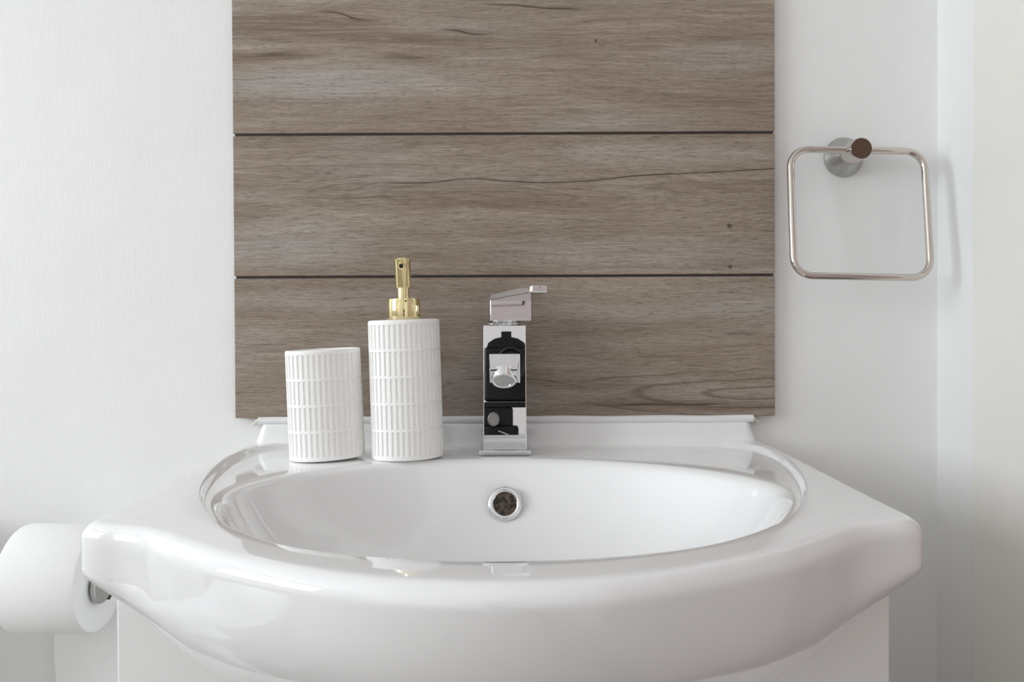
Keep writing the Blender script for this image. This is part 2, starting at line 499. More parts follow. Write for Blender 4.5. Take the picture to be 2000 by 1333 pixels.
vein_sets = [
    dict(veins=[(PV(0, (1180, 795), (1260, 790), (1340, 791), (1430, 788)), 0.0012, 0.8),
                (PV(0, (1200, 648), (1240, 645), (1280, 643)), 0.0008, 0.7),
                (PV(0, (470, 675), (520, 674), (570, 673)), 0.0007, 0.6),
                (PV(0, (1060, 648), (1120, 650), (1180, 645)), 0.0006, 0.4),
                (PV(0, (1390, 651), (1440, 652), (1500, 650)), 0.0008, 0.45),
                (PV(0, (880, 745), (1000, 740), (1100, 748), (1180, 770)), 0.0011, 0.35)],
         loops=[(0.262, px_to_plank(0, 1400, 765)[1], 0.13, 700, 0.20, 0.030, 0.5)],
         knots=[], patches=[px_to_plank(0, 1330, 792) + (0.13, 0.007, 0.6), px_to_plank(0, 620, 700) + (0.13, 0.012, 0.35),
                            px_to_plank(0, 1100, 745) + (0.09, 0.014, 0.4), px_to_plank(0, 640, 590) + (0.14, 0.014, -0.35),
                            px_to_plank(0, 1280, 605) + (0.18, 0.012, -0.4)]),
    dict(veins=[(PV(1, (740, 358), (840, 357), (930, 350), (985, 355), (1110, 357), (1240, 345), (1380, 338), (1560, 328)), 0.00065, 0.95),
                (PV(1, (560, 387), (640, 388), (740, 386), (840, 384)), 0.0009, 0.35)],
         knots=[px_to_plank(1, 1425, 442) + (0.0028,), px_to_plank(1, 1427, 522) + (0.0020,)],
         loops=[(px_to_plank(1, 1000, 385)[0], px_to_plank(1, 1000, 385)[1], 0.10, 1250, 0.24, 0.015, 0.22),
                (px_to_plank(1, 1040, 340)[0], px_to_plank(1, 1040, 338)[1], 0.16, 1500, 0.09, 0.010, 0.13)],
         patches=[px_to_plank(1, 900, 395) + (0.20, 0.017, 0.40), px_to_plank(1, 1420, 365) + (0.10, 0.010, 0.5),
                  px_to_plank(1, 560, 480) + (0.10, 0.030, -0.5), px_to_plank(1, 1300, 300) + (0.13, 0.014, -0.45),
                  px_to_plank(1, 1230, 490) + (0.16, 0.018, -0.4), px_to_plank(1, 480, 410) + (0.05, 0.012, 0.35)]),
    dict(veins=[(PV(2, (600, 29), (650, 27), (700, 40), (745, 45)), 0.0009, 0.85),
                (PV(2, (840, 62), (890, 62), (935, 70), (980, 64)), 0.0010, 0.9),
                (PV(2, (930, 12), (1010, 14), (1080, 20), (1160, 18)), 0.0013, 0.7),
                (PV(2, (480, 115), (530, 110), (600, 104)), 0.0030, 0.4),
                (PV(2, (1160, 100), (1190, 106), (1215, 110)), 0.0008, 0.5),
                (PV(2, (740, 112), (800, 116), (860, 114)), 0.0015, 0.4)],
         knots=[px_to_plank(2, 1164, 82) + (0.0016,)], loops=[],
         patches=[px_to_plank(2, 530, 112) + (0.07, 0.007, 0.75), px_to_plank(2, 800, 115) + (0.06, 0.007, 0.55), px_to_plank(2, 560, 50) + (0.13, 0.020, 0.6), px_to_plank(2, 760, 78) + (0.12, 0.007, 0.6),
                  px_to_plank(2, 1010, 80) + (0.12, 0.022, 0.35), px_to_plank(2, 640, 165) + (0.16, 0.020, -0.65),
                  px_to_plank(2, 1420, 110) + (0.08, 0.016, -0.35), px_to_plank(2, 1330, 60) + (0.15, 0.020, 0.3)]),
    dict(veins=[], knots=[], loops=[], patches=[]),
]
for k, vs in enumerate(vein_sets):
    bm = bmesh.new()
    add_box(bm, -PLANK_W / 2, PLANK_W / 2, -0.0045, 0.0045, -PLANK_H / 2, PLANK_H / 2, 0.0007, 2)
    o = obj('plank_tile', bm, plank_mat('wood_print', k + 1.7, **vs), splash, True, flat=True)
    o.location = (-0.0006, -0.0050, k * PITCH_Z + PLANK_H / 2)

# ------------------------------------------------------------------ wash basin
ZR = CAMZ - 0.1242          # top of the rim
DECK = -0.0056              # tap deck below the rim
CEN = Vector((0, -0.263))

B_A, B_B = 0.221, 0.172     # bowl ellipse
O_PTS = [(0, -0.018), (0.10, -0.018), (0.19, -0.0195), (0.232, -0.038), (0.249, -0.085), (0.2440, -0.155), (0.2260, -0.245),
         (0.2035, -0.305), (0.168, -0.363), (0.118, -0.4085), (0.06, -0.4325), (0, -0.4400)]
P_FRONT = [(0.268, -0.28), (0.2685, -0.325), (0.2680, -0.3440), (0.2635, -0.3560), (0.2525, -0.3618), (0.2350, -0.3662), (0.2150, -0.3770), (0.185, -0.4025),
           (0.150, -0.4305), (0.100, -0.4588), (0.05, -0.4765), (0, -0.4825)]
def sym(pts):            # spline through a half outline with a level tangent on the axis of symmetry
    P = [Vector((a, b_)) for a, b_ in pts]
    ext = P + [Vector((-P[-2].x, P[-2].y))]
    if P[0].x == 0:
        ext = [Vector((-P[1].x, P[1].y))] + ext
    c = catmull(ext, 70)
    a = 70 if P[0].x == 0 else 0
    return c[a:a + 70 * (len(P) - 1) + 1]
def half_to_loop(half):
    return half + [Vector((-p.x, p.y)) for p in reversed(half[1:-1])]
O_poly = half_to_loop(sym(O_PTS))
Pf = sym(P_FRONT)
P_half = [Vector((0, 0)), Vector((0.1, 0)), Vector((0.2, 0)), Vector((0.262, 0)), Vector((0.2665, -0.004)), Vector((0.267, -0.05)), Vector((0.2675, -0.15))] + Pf
P_poly = half_to_loop(P_half)

import numpy as np
def polar_radius(poly, ang):
    P = np.array([(p.x - CEN.x, p.y - CEN.y) for p in poly])
    Q_ = np.roll(P, -1, axis=0)
    E_ = Q_ - P
    dx, dy = math.cos(ang), math.sin(ang)
    den = dx * E_[:, 1] - dy * E_[:, 0]
    den = np.where(np.abs(den) < 1e-14, 1e-14, den)
    t = (P[:, 0] * E_[:, 1] - P[:, 1] * E_[:, 0]) / den
    u = (P[:, 0] * dy - P[:, 1] * dx) / den
    ok = (t > 0) & (u >= -1e-9) & (u <= 1 + 1e-9)
    return float(t[ok].max())

NA = 512
bowl_prof = [(0, -0.1060), (0.10, -0.1059), (0.25, -0.1045), (0.40, -0.1005), (0.55, -0.0925), (0.67, -0.0808), (0.77, -0.0660),
             (0.85, -0.0490), (0.905, -0.0336), (0.945, -0.0200), (0.972, -0.0098), (0.990, -0.0040), (1.012, -0.0008), (1.03, 0.0)]
bp = catmull([Vector((a, b_)) for a, b_ in bowl_prof], 4)

def zb_front(x):
    return -0.040 - 0.094 * math.sqrt(max(0.0, 1 - (x / 0.268) ** 2)) - 0.022 * sstep(0.12, 0.0, abs(x))

cols = []
belly_line = {}
for i in range(NA):
    a = 2 * math.pi * i / NA + 0.0001
    d = Vector((math.cos(a), math.sin(a)))
    rB = 1 / math.sqrt((d.x / B_A) ** 2 + (d.y / B_B) ** 2)
    rO = polar_radius(O_poly, a)
    rP = polar_radius(P_poly, a)
    rB = -0.006 * math.log(math.exp(-rB / 0.006) + math.exp(-(rO / 1.03 - 0.0010) / 0.006))
    front = sstep(-0.55, 0.35, -d.y)                # 0 at the back and sides, 1 at the front
    pts = []
    for p in bp[1:]:                               # the bowl
        pts.append((rB * p.x, DECK + p.y))
    rBe = rB * 1.03
    for f in (0.25, 0.5, 0.75):
        pts.append((rBe + (rO - rBe) * f, DECK))
    w = min(0.015 + (0.0040 - 0.015) * sstep(-0.75, 0.15, -d.y), (rP - rO) * 0.55)
    for f in (0, 0.15, 0.3, 0.45, 0.6, 0.75, 0.9, 1.0):
        pts.append((rO + w * f, DECK + (0 - DECK) * sstep(0, 1, f)))
    R = min(0.007 + 0.005 * front, (rP - rO - w) * 0.9)
    Rv = 0.008 + 0.003 * front
    r0, r1 = rO + w, rP - R
    for f in (0.33, 0.66, 1.0):
        pts.append((r0 + (r1 - r0) * f, 0.0 - 0.0006 * f * front))
    for k in range(1, 9):
        t = k / 8 * math.pi / 2
        pts.append((r1 + R * math.sin(t), -0.0006 * front - Rv * (1 - math.cos(t))))
    col = [Vector((CEN.x + d.x * r, CEN.y + d.y * r, z)) for r, z in pts]
    P0 = col[-1].copy()
    # apron down to where it meets the cabinet
    sgn = 1 if P0.x >= 0 else -1
    ax = abs(P0.x)
    fr = sstep(-0.22, -0.335, P0.y)                # 1 for the front half
    qx = min(ax, 0.2672) * (1 - 0.03 * fr * sstep(0.27, 0.1, ax))
    qy = P0.y if P0.y > -0.3078 else -0.3078
    if P0.y > -0.004: qy = -0.004
    qz = (1 - fr) * -0.030 + fr * zb_front(min(qx, 0.2665))
    Q = Vector((sgn * qx, qy, qz))
    if P0.y < -0.3078 and P0.x >= 0: belly_line[qx] = qz
    nrm = Vector((d.x, d.y, 0))
    belly = sstep(0.265, 0.16, ax) * fr
    # upright apron down to an edge E (crisp at the corners, a broad curve along the belly), then in to Q
    E = P0 + nrm * 0.003 * belly
    E.z = (1 - fr) * -0.026 + fr * (-0.036 - 0.070 * belly)
    if belly > 0: E = E.lerp(Vector((P0.x * 0.985, P0.y + 0.020, E.z)), belly)
    rf = 0.30 + 0.62 * belly
    A_ = E.lerp(P0, rf); B_ = E.lerp(Q, rf)
    for k in range(1, 4):
        col.append(P0.lerp(A_, k / 3))
    for k in range(1, 13):
        t = k / 12
        col.append((1 - t) ** 2 * A_ + 2 * t * (1 - t) * E + t * t * B_)
    for k in range(1, 4):
        col.append(B_.lerp(Q, k / 3))
    cols.append(col)

basin = empty('wash_basin', (0, 0, ZR), 'glossy white ceramic wash basin with a bulging rounded front', 'basin')
bm = bmesh.new()
cv = bm.verts.new((CEN.x, CEN.y, DECK + bowl_prof[0][1]))
rv = [[bm.verts.new(p) for p in c] for c in cols]
for i in range(NA):
    a, b_ = rv[i], rv[(i + 1) % NA]
    bm.faces.new((cv, a[0], b_[0]))
    for k in range(len(a) - 1):
        bm.faces.new((a[k], a[k + 1], b_[k + 1], b_[k]))
obj('basin_body', bm, M['ceramic'], basin, True, 60)

# upstand along the wall, rounded off at both ends
prof = [(-0.0255, DECK), (-0.0240, DECK + 0.0003), (-0.0222, DECK + 0.0013), (-0.0203, DECK + 0.0034), (-0.0188, DECK + 0.0066), (-0.0178, DECK + 0.011),
        (-0.0172, 0.0120), (-0.0168, 0.0160), (-0.0158, 0.0182), (-0.0140, 0.0192), (-0.0118, 0.0194), (-0.0020, 0.0194), (-0.0020, DECK - 0.004), (-0.0255, DECK - 0.004)]
bm = bmesh.new()
rings = []
HW = 0.2640
for t in [0, 0.0006, 0.0015, 0.003, 0.005, 0.0075, 0.010, 0.013, 0.02] + [0.02 + (2 * HW - 0.04) * k / 30 for k in range(1, 31)] + \
         [2 * HW - q for q in (0.013, 0.010, 0.0075, 0.005, 0.003, 0.0015, 0.0006, 0)]:
    e = min(t, 2 * HW - t)
    s = 0.35 + 0.65 * math.sqrt(max(0, 1 - (1 - min(1, e / 0.011)) ** 2))
    ring = []
    for (yy, zz) in prof:
        hz = max(0.0, zz - DECK)
        x = -HW + t
        lean = hz * 0.32 * (1 - sstep(0, 0.02, e))
        x += lean if t < HW else -lean
        y_ = -0.0020 + (yy + 0.0020) * (s if zz > DECK + 0.0005 else 1)
        ring.append(Vector((x, y_, zz)))
    rings.append(ring)
add_loft(bm, rings)
obj('upstand', bm, M['ceramic'], basin, True, 60)
# silicone bead on top of the upstand and the old caulk at its two ends
bm = bmesh.new()
pts = [Vector((-0.259 + 0.518 * k / 60, -0.0128 + 0.0004 * math.sin(k * 0.9), 0.0222 + 0.0003 * math.sin(k * 0.55))) for k in range(61)]
add_tube(bm, pts, 0.0040, 14)
tag(obj('sealant_bead', bm, M['silicone'], basin, True, 40), 'glossy white sealant bead')
for s in (-1, 1):
    bm = bmesh.new()
    pts = [Vector((s * (0.258 + 0.009 * t), -0.0085 + 0.004 * t, 0.0232 - 0.007 * t * t)) for t in [k / 8 for k in range(9)]]
    add_tube(bm, pts, 0.0022, 10)
    tag(obj('caulk_end', bm, M['caulk_old'], basin, True, 40), 'yellowed caulk at the end of the upstand')

# overflow ring on the bowl's back wall
t_o = 0.885
ov_z = DECK + interp(bowl_prof, t_o)
ov_y = CEN.y + B_B * t_o
sl = (interp(bowl_prof, t_o + 0.02) - interp(bowl_prof, t_o - 0.02)) / (0.04 * B_B)
nv = Vector((0, -sl, 1)).normalized()
nv = (nv * 0.85 + Vector((0, -0.5, 0))).normalized()
ovo = Vector((-0.0002, ov_y, ov_z)) + nv * 0.0012
bm = bmesh.new()
add_lathe(bm, [(0.0158, -0.006), (0.0160, 0.002), (0.0154, 0.0042), (0.0142, 0.0050), (0.0125, 0.0052), (0.0112, 0.0046), (0.0104, 0.0032), (0.0100, 0.0010)],
          ovo, nv, 48, False, False)
tag(obj('overflow_ring', bm, M['chrome'], basin, True, 50), 'round chrome overflow ring')
m, nt, b = new_mat('overflow_mottle')  # mottled near-black and brown across the overflow hole
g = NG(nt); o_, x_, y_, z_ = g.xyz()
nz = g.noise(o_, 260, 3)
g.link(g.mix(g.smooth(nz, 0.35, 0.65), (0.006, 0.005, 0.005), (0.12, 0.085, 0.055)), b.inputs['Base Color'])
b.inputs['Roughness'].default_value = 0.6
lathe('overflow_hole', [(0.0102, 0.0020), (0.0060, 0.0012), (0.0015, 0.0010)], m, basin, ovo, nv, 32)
# drain plug at the bottom of the bowl
lathe('drain_plug', [(0.033, 0.0), (0.033, 0.0025), (0.030, 0.004), (0.024, 0.0035), (0.023, 0.006), (0.012, 0.0085), (0.001, 0.009)],
      M['chrome'], basin, (0, CEN.y, DECK - 0.1062), (0, 0, 1), 40)

# ------------------------------------------------------------------ vanity cabinet
cab = empty('vanity_cabinet', (0, -0.15, 0), 'white lacquered vanity cabinet carrying the basin', 'cabinet')
CH, HWc = ZR - 0.034, 0.2665
box('side_panel', -HWc, -HWc + 0.016, -0.139, 0.148, 0.06, CH, M['cabinet'], cab, 0.001)
box('side_panel', HWc - 0.016, HWc, -0.139, 0.148, 0.06, CH, M['cabinet'], cab, 0.001)
box('bottom_panel', -HWc + 0.016, HWc - 0.016, -0.139, 0.148, 0.06, 0.076, M['cabinet'], cab, 0.001)
box('plinth', -HWc + 0.01, HWc - 0.01, -0.11, 0.14, 0.0, 0.06, M['cabinet'], cab, 0.001)
for s in (-1, 1):      # two doors, cut out along the basin's belly
    bm = bmesh.new()
    edge = []
    for k in range(33):
        x = 0.0015 + (HWc - 0.0015) * k / 32
        edge.append((x, ZR + interp(sorted(belly_line.items()), x) + 0.004))
    poly = [(0.0015, 0.066), (HWc, 0.066)] + list(reversed(edge))
    f = [bm.verts.new((s * x, -0.157, z)) for x, z in poly]
    bk = [bm.verts.new((s * x, -0.1405, z)) for x, z in poly]
    bm.faces.new(f); bm.faces.new(bk[::-1])
    for i in range(len(f)):
        j = (i + 1) % len(f)
        bm.faces.new((f[i], bk[i], bk[j], f[j]))
    bmesh.ops.recalc_face_normals(bm, faces=bm.faces)
    es = [e for e in bm.edges if len(e.link_faces) == 2 and e.calc_face_angle() > 0.6 and min(v.co.y for v in e.verts) < -0.15]
    bmesh.ops.bevel(bm, geom=es, offset=0.0022, segments=3, profile=0.5, affect='EDGES')
    dr = obj('cabinet_door', bm, M['cabinet'], cab, True, flat=True)
    bm = bmesh.new()
    add_tube(bm, [(s * 0.035, -0.157, 0.45), (s * 0.035, -0.178, 0.455), (s * 0.035, -0.182, 0.47), (s * 0.035, -0.182, 0.56), (s * 0.035, -0.178, 0.575), (s * 0.035, -0.157, 0.58)], 0.005, 12)
    h = obj('door_handle', bm, M['chrome'], dr, True, 40)

# ------------------------------------------------------------------ mono basin mixer
TX, TY = -0.0003, -0.0512
tap = empty('basin_mixer_tap', (TX, TY, ZR + DECK + 0.0004), 'square chrome mixer tap with its lever turned to the right', 'tap')
tz = CAMZ - (ZR + DECK)                    # camera height above the deck
box('base_plate', -0.0252, 0.0252, -0.0252, 0.0252, 0.0, 0.0052, M['chrome'], tap, 0.0010)
top = tz - 0.0032
bm = bmesh.new()                            # body, its front leaning back slightly
vs = add_box(bm, -0.0212, 0.0212, -0.0232, 0.0205, 0.0052, top)
for v in vs:
    if v.co.z > 0.05:
        v.co.x *= 0.985
        if v.co.y < 0: v.co.y += 0.0062
bmesh.ops.bevel(bm, geom=list(bm.edges), offset=0.0008, segments=2, profile=0.5, affect='EDGES')
obj('tap_body', bm, M['chrome'], tap, True, flat=True)
lathe('collar', [(0.0175, top), (0.0185, top + 0.0006), (0.0180, top + 0.0020), (0.0155, top + 0.0036), (0.0150, top + 0.0052)], M['chrome'], tap, n=40)
# spout: tapers forward and down, end face cut back, aerator under it
bm = bmesh.new()
zs = lambda h: tz - h
yb, yf = -0.0185, -0.0930
sec = [(yb, 0.0150, zs(0.0315), zs(0.0560)), (yf, 0.0127, zs(0.0413), zs(0.0413))]
v = []
for (yy, hw, zt, zl) in [(yb, 0.0150, zs(0.0312), zs(0.0600)), (yf, 0.0128, zs(0.0412), zs(0.0440))]:
    v.append([bm.verts.new((sx * hw, yy, z)) for sx, z in ((-1, zl), (1, zl), (1, zt), (-1, zt))])
ch = [bm.verts.new((sx * 0.0130, yf + 0.0125, zs(0.0548))) for sx in (-1, 1)]
A, Bq = v
bm.faces.new(A[::-1])
bm.faces.new((Bq[0], Bq[1], Bq[2], Bq[3]))
bm.faces.new((A[3], A[2], Bq[2], Bq[3]))
bm.faces.new((A[0], ch[0], Bq[0], Bq[3], A[3]))
bm.faces.new((A[1], A[2], Bq[2], Bq[1], ch[1]))
bm.faces.new((ch[0], ch[1], Bq[1], Bq[0]))
bm.faces.new((A[0], A[1], ch[1], ch[0]))
bmesh.ops.recalc_face_normals(bm, faces=bm.faces)
bmesh.ops.bevel(bm, geom=list(bm.edges), offset=0.0007, segments=2, profile=0.5, affect='EDGES')
spout = obj('spout', bm, M['chrome'], tap, True, flat=True)
an = Vector((0, -0.62, -0.78)).normalized()
ao = Vector((0, yf + 0.0075, zs(0.0488)))
bm = bmesh.new()
add_lathe(bm, [(0.0112, -0.004), (0.0116, 0.0030), (0.0112, 0.0052), (0.0100, 0.0058), (0.0090, 0.0052), (0.0086, 0.0036)], ao, an, 36, True, False)
obj('aerator', bm, M['chrome'], spout, True, 40)
lathe('aerator_mesh', [(0.0088, 0.0040), (0.0045, 0.0036), (0.0010, 0.0036)], M['steel'], spout, ao, an, 28)
# handle block and lever, turned 18 degrees to the right
rot = Matrix.Rotation(math.radians(18), 4, 'Z')
hz0 = tz + 0.0012
bm = bmesh.new()
add_box(bm, -0.021, 0.021, -0.021, 0.021, hz0, tz + 0.0222, 0.0008, 2)
bmesh.ops.transform(bm, matrix=rot, verts=bm.verts)
hb = obj('handle_block', bm, M['chrome'], tap, True, flat=True)
bm = bmesh.new()
rows = [(0.021, 0.021, 0.0205, 0.0262), (-0.021, 0.021, 0.0205, 0.0272), (-0.098, 0.0083, 0.0252, 0.0322), (-0.1025, 0.0072, 0.0258, 0.0320)]
rings = []
for yy, hw, za, zb_ in rows:
    rings.append([Vector((-hw, yy, tz + za)), Vector((hw, yy, tz + za)), Vector((hw, yy, tz + zb_)), Vector((-hw, yy, tz + zb_))])
add_loft(bm, rings)
bmesh.ops.recalc_face_normals(bm, faces=bm.faces)
bmesh.ops.bevel(bm, geom=list(bm.edges), offset=0.0012, segments=3, profile=0.5, affect='EDGES')
bmesh.ops.transform(bm, matrix=rot, verts=bm.verts)
obj('lever', bm, M['chrome'], tap, True, flat=True)

# ------------------------------------------------------------------ ribbed tumbler and soap dispenser
def ribbed_body(name, a, b_, H, rows, nfl, margin, mat, parent, hollow, taper=0.0):
    """oval vessel with recessed upright slots in rows, bands between the rows"""
    FP = [0.0, 0.19, 0.38, 0.45, 0.69, 0.93]          # sample positions across one rib and slot
    per = len(FP)
    n = nfl * per
    # equal arc-length samples of the oval
    dense = [Vector((a * math.cos(2 * math.pi * i / 4000), b_ * math.sin(2 * math.pi * i / 4000))) for i in range(4001)]
    acc = [0.0]
    for i in range(4000):
        acc.append(acc[-1] + (dense[i + 1] - dense[i]).length)
    tot = acc[-1]
    base = []
    j = 0
    for i in range(n):
        s = tot * (i // per + FP[i % per]) / nfl
        while acc[j + 1] < s: j += 1
        t = (s - acc[j]) / (acc[j + 1] - acc[j])
        p = dense[j].lerp(dense[j + 1], t)
        nr = Vector((p.x / a ** 2, p.y / b_ ** 2)).normalized()
        base.append((p, nr))
    dep = 0.0012
    prof_f = [0, 0, 0, 1, 1, 1]                         # slot depth at those positions
    zs_ = []
    inner = H - 2 * margin
    band = 0.0021
    rowh = (inner - band * (rows - 1)) / rows
    zs_.append((0.0, 0, 0.0009)); zs_.append((0.0008, 0, 0.0001)); zs_.append((0.0022, 0, 0))
    for r in range(rows):
        z0 = margin + r * (rowh + band)
        zs_ += [(z0, 0, 0), (z0 + 0.0005, 1, 0), (z0 + rowh * 0.5, 1, 0), (z0 + rowh - 0.0005, 1, 0), (z0 + rowh, 0, 0)]
    zs_ += [(H - 0.0022, 0, 0), (H - 0.0008, 0, 0.0002), (H, 0, 0.0010)]
    bm = bmesh.new()
    rings = []
    for (z, m_, inset) in zs_:
        tp = 1 + taper * (0.5 - z / H)
        ring = []
        for i, (p, nr) in enumerate(base):
            q = p - nr * (dep * m_ * prof_f[i % per] + inset)
            ring.append(Vector((q.x * tp, q.y * tp, z)))
        rings.append(ring)
    if hollow:
        for off, z in ((0.0028, H), (0.0036, H - 0.0008), (0.0040, H - 0.004), (0.0042, 0.010), (0.0060, 0.0062)):
            rings.append([Vector(((p - nr * off).x, (p - nr * off).y, z)) for p, nr in base])
        add_loft(bm, rings)
    else:
        for off, z in ((0.004, H + 0.0004), (0.012, H + 0.0006)):
            rings.append([Vector(((p - nr * off).x, (p - nr * off).y, z)) for p, nr in base])
        add_loft(bm, rings)
    return obj(name, bm, mat, parent, True, 38)

DZ = ZR + DECK
cup = empty('bathroom_tumbler', (-0.1700, -0.0860, DZ + 0.0016), 'short white ribbed oval tumbler without a pump', 'tumbler')
ribbed_body('tumbler_body', 0.0354, 0.0255, 0.1035, 4, 37, 0.0042, M['stoneware'], cup, True, 0.012)
cup.rotation_euler = (0, math.radians(-2.2), math.radians(19))
disp = empty('soap_dispenser', (-0.0934, -0.0830, DZ + 0.0011), 'tall white ribbed soap dispenser with a gold pump', 'soap dispenser')
ribbed_body('bottle', 0.0342, 0.0268, 0.1315, 5, 37, 0.0042, M['stoneware'], disp, False, 0.008)
disp.rotation_euler = (0, math.radians(-1.5), math.radians(13))
HB = 0.1315
lathe('pump_collar', [(0.0152, HB), (0.0156, HB + 0.001), (0.0156, HB + 0.0192), (0.0150, HB + 0.0204), (0.0070, HB + 0.0206)], M['gold'], disp, (0.0006, 0, 0), n=48)
lathe('pump_stem', [(0.0058, HB + 0.020), (0.0058, HB + 0.032)], M['gold'], disp, (0.0006, 0, 0), n=32)
head = lathe('pump_head', [(0.0050, HB + 0.0305), (0.0070, HB + 0.0307), (0.0074, HB + 0.0316), (0.0078, HB + 0.0555), (0.0085, HB + 0.0566), (0.0086, HB + 0.0578), (0.0078, HB + 0.0588), (0.0010, HB + 0.0592)],
      M['gold'], disp, (0.0006, 0, 0), n=40)
nd = Vector((-0.22, -1, -0.10)).normalized()
bm = bmesh.new()
add_lathe(bm, [(0.0036, 0.0060), (0.0036, 0.0105), (0.0032, 0.0112), (0.0022, 0.0110), (0.0019, 0.0090)], (0.0006, 0, HB + 0.0520), nd, 24, True, False)
nz_ = obj('nozzle', bm, M['gold'], head, True, 40)
lathe('nozzle_hole', [(0.0020, 0.0100), (0.0010, 0.0096), (0.0003, 0.0096)], M['dark_hole'], head, (0.0006, 0, HB + 0.0520), nd, 16)
lathe('collar_pin', [(0.0009, 0.0150), (0.0009, 0.0160), (0.0004, 0.0162)], M['dark_hole'], disp, (0.0006, 0, HB + 0.0178), (0.02, -1, 0), 12)

# ------------------------------------------------------------------ towel ring
RX, RZ = 0.3588, CAMZ + (630 - 307) / 1848.0 - 0.0017
tring = empty('towel_ring', (RX, 0, RZ), 'square steel towel ring on the white wall right of the tiles', 'towel ring')
lathe('wall_mount', [(0.0208, 0.0), (0.0208, 0.0016), (0.0200, 0.0032), (0.0118, 0.0180), (0.0112, 0.0190)], M['steel'], tring, (0, 0, 0), (0, -1, 0), 48)
lathe('post', [(0.0110, 0.018), (0.0110, 0.0440), (0.0104, 0.0452)], M['ring_steel'], tring, (0, 0, 0), (0, -1, 0), 48)
lathe('post_cap', [(0.0104, 0.0450), (0.0102, 0.0456), (0.0005, 0.0456)], M['cap_brown'], tring, (0, 0, 0), (0, -1, 0), 48)
hwR, hR, rc = 0.0682, 0.1315, 0.0190
pts = []
def arc(cx, cz, a0, a1):
    for k in range(9):
        a = math.radians(a0 + (a1 - a0) * k / 8)
        pts.append(Vector((cx + rc * math.cos(a), 0, cz + rc * math.sin(a))))
arc(hwR - rc, -rc, 90, 0)
arc(hwR - rc, -hR + rc, 0, -90)
arc(-hwR + rc, -hR + rc, -90, -180)
arc(-hwR + rc, -rc, 180, 90)
bm = bmesh.new()
add_tube(bm, pts, 0.0036, 16, True)
mat4 = (Matrix.Translation((0.0002, -0.0335, 0.0005)) @ Matrix.Rotation(math.radians(1.3), 4, 'Y') @ Matrix.Rotation(math.radians(-9), 4, 'X'))
bmesh.ops.transform(bm, matrix=mat4, verts=bm.verts)
obj('ring_bar', bm, M['ring_steel'], tring, True, 60)

# ------------------------------------------------------------------ toilet roll on its holder
ROY, ROZ, ROR = -0.080, CAMZ - 0.2447, 0.0513
X0, X1 = -0.466, -0.391
hold = empty('toilet_roll_holder', (X0 - 0.03, 0, ROZ), 'steel toilet roll holder on the wall left of the cabinet', 'roll holder')
lx = X0 - 0.03
lathe('wall_plate', [(0.022, 0), (0.022, 0.004), (0.019, 0.007), (0.008, 0.008)], M['steel'], hold, (0, 0, 0.0050), (0, -1, 0), 36)
bm = bmesh.new()
add_tube(bm, [(0, -0.006, 0.0050), (0, -0.06, 0.0050), (0.003, -0.072, 0.0050), (0.010, -0.080, 0.0050), (0.020, -0.080, 0.0050), (X1 + 0.002 - lx, -0.080, 0.0050)], 0.0065, 18)
obj('arm', bm, M['steel'], hold, True, 50)
lathe('end_cap', [(0.0066, 0.0), (0.0156, 0.0005), (0.0170, 0.0016), (0.0170, 0.0050), (0.0162, 0.0060), (0.0008, 0.0062)], M['steel'], hold, (X1 + 0.0012 - lx, -0.0900, -0.0045), (1, 0, 0), 40)
bm = bmesh.new()
add_box(bm, X1 + 0.0012 - lx, X1 + 0.0070 - lx, -0.0800, -0.0640, -0.0195, -0.0155, 0.0006)
bmesh.ops.rotate(bm, cent=(X1 - lx, -0.0720, -0.0175), matrix=Matrix.Rotation(math.radians(24), 3, 'X'), verts=bm.verts)
tag(obj('hook', bm, M['dark_hole'], hold, True, flat=True), 'dark slot under the end cap')

roll = empty('toilet_roll', ((X0 + X1) / 2, ROY, ROZ), 'white embossed toilet roll with a loose end hanging down', 'toilet roll')
L = X1 - X0
bm = bmesh.new()
NR = 72
prof_r = [(0.0125, -L / 2), (ROR - 0.004, -L / 2), (ROR - 0.0012, -L / 2 + 0.001), (ROR, -L / 2 + 0.004), (ROR, 0), (ROR, L / 2 - 0.004), (ROR - 0.0012, L / 2 - 0.001), (ROR - 0.004, L / 2), (0.0125, L / 2)]
rv = add_lathe(bm, prof_r, (0, 0, 0), (1, 0, 0), NR, False, False)
n = NR
for i in range(n):
    j = (i + 1) % n
    bm.faces.new((rv[-1][i], rv[-1][j], rv[0][j], rv[0][i]))
obj('paper_roll', bm, M['tissue'], roll, True, 40)
bm = bmesh.new()
rv = add_lathe(bm, [(0.01235, -L / 2 + 0.001), (0.01235, L / 2 - 0.001), (0.0118, L / 2 - 0.001), (0.0118, -L / 2 + 0.001)], (0, 0, 0), (1, 0, 0), 40, False, False)
for i in range(40):
    j = (i + 1) % 40
    bm.faces.new((rv[-1][i], rv[-1][j], rv[0][j], rv[0][i]))
obj('cardboard_core', bm, M['core'], roll, True, 40)
bm = bmesh.new()                         # the loose end: hangs from the wall side of the roll
nx, nzv = 14, 30
front_, back_ = [], []
for k in range(nzv + 1):
    z = 0.005 - 0.225 * k / nzv
    rf, rb = [], []
    for i in range(nx + 1):
        u = i / nx
        x = -L / 2 + 0.0005 + (L - 0.001) * u + 0.0015 * math.sin(k * 0.35)
        y_ = ROR + 0.0006 + 0.0016 * math.sin(k * 0.45 + u * 2.2) * min(1, k / 6) + 0.0012 * math.sin(u * 5 + k * 0.2) * min(1, k / 6)
        if k < 4: y_ = math.sqrt(max(0.0, ROR ** 2 - max(0, z) ** 2)) + 0.0005
        rf.append(bm.verts.new((x, y_, z))); rb.append(bm.verts.new((x, y_ + 0.0005, z)))
    front_.append(rf); back_.append(rb)
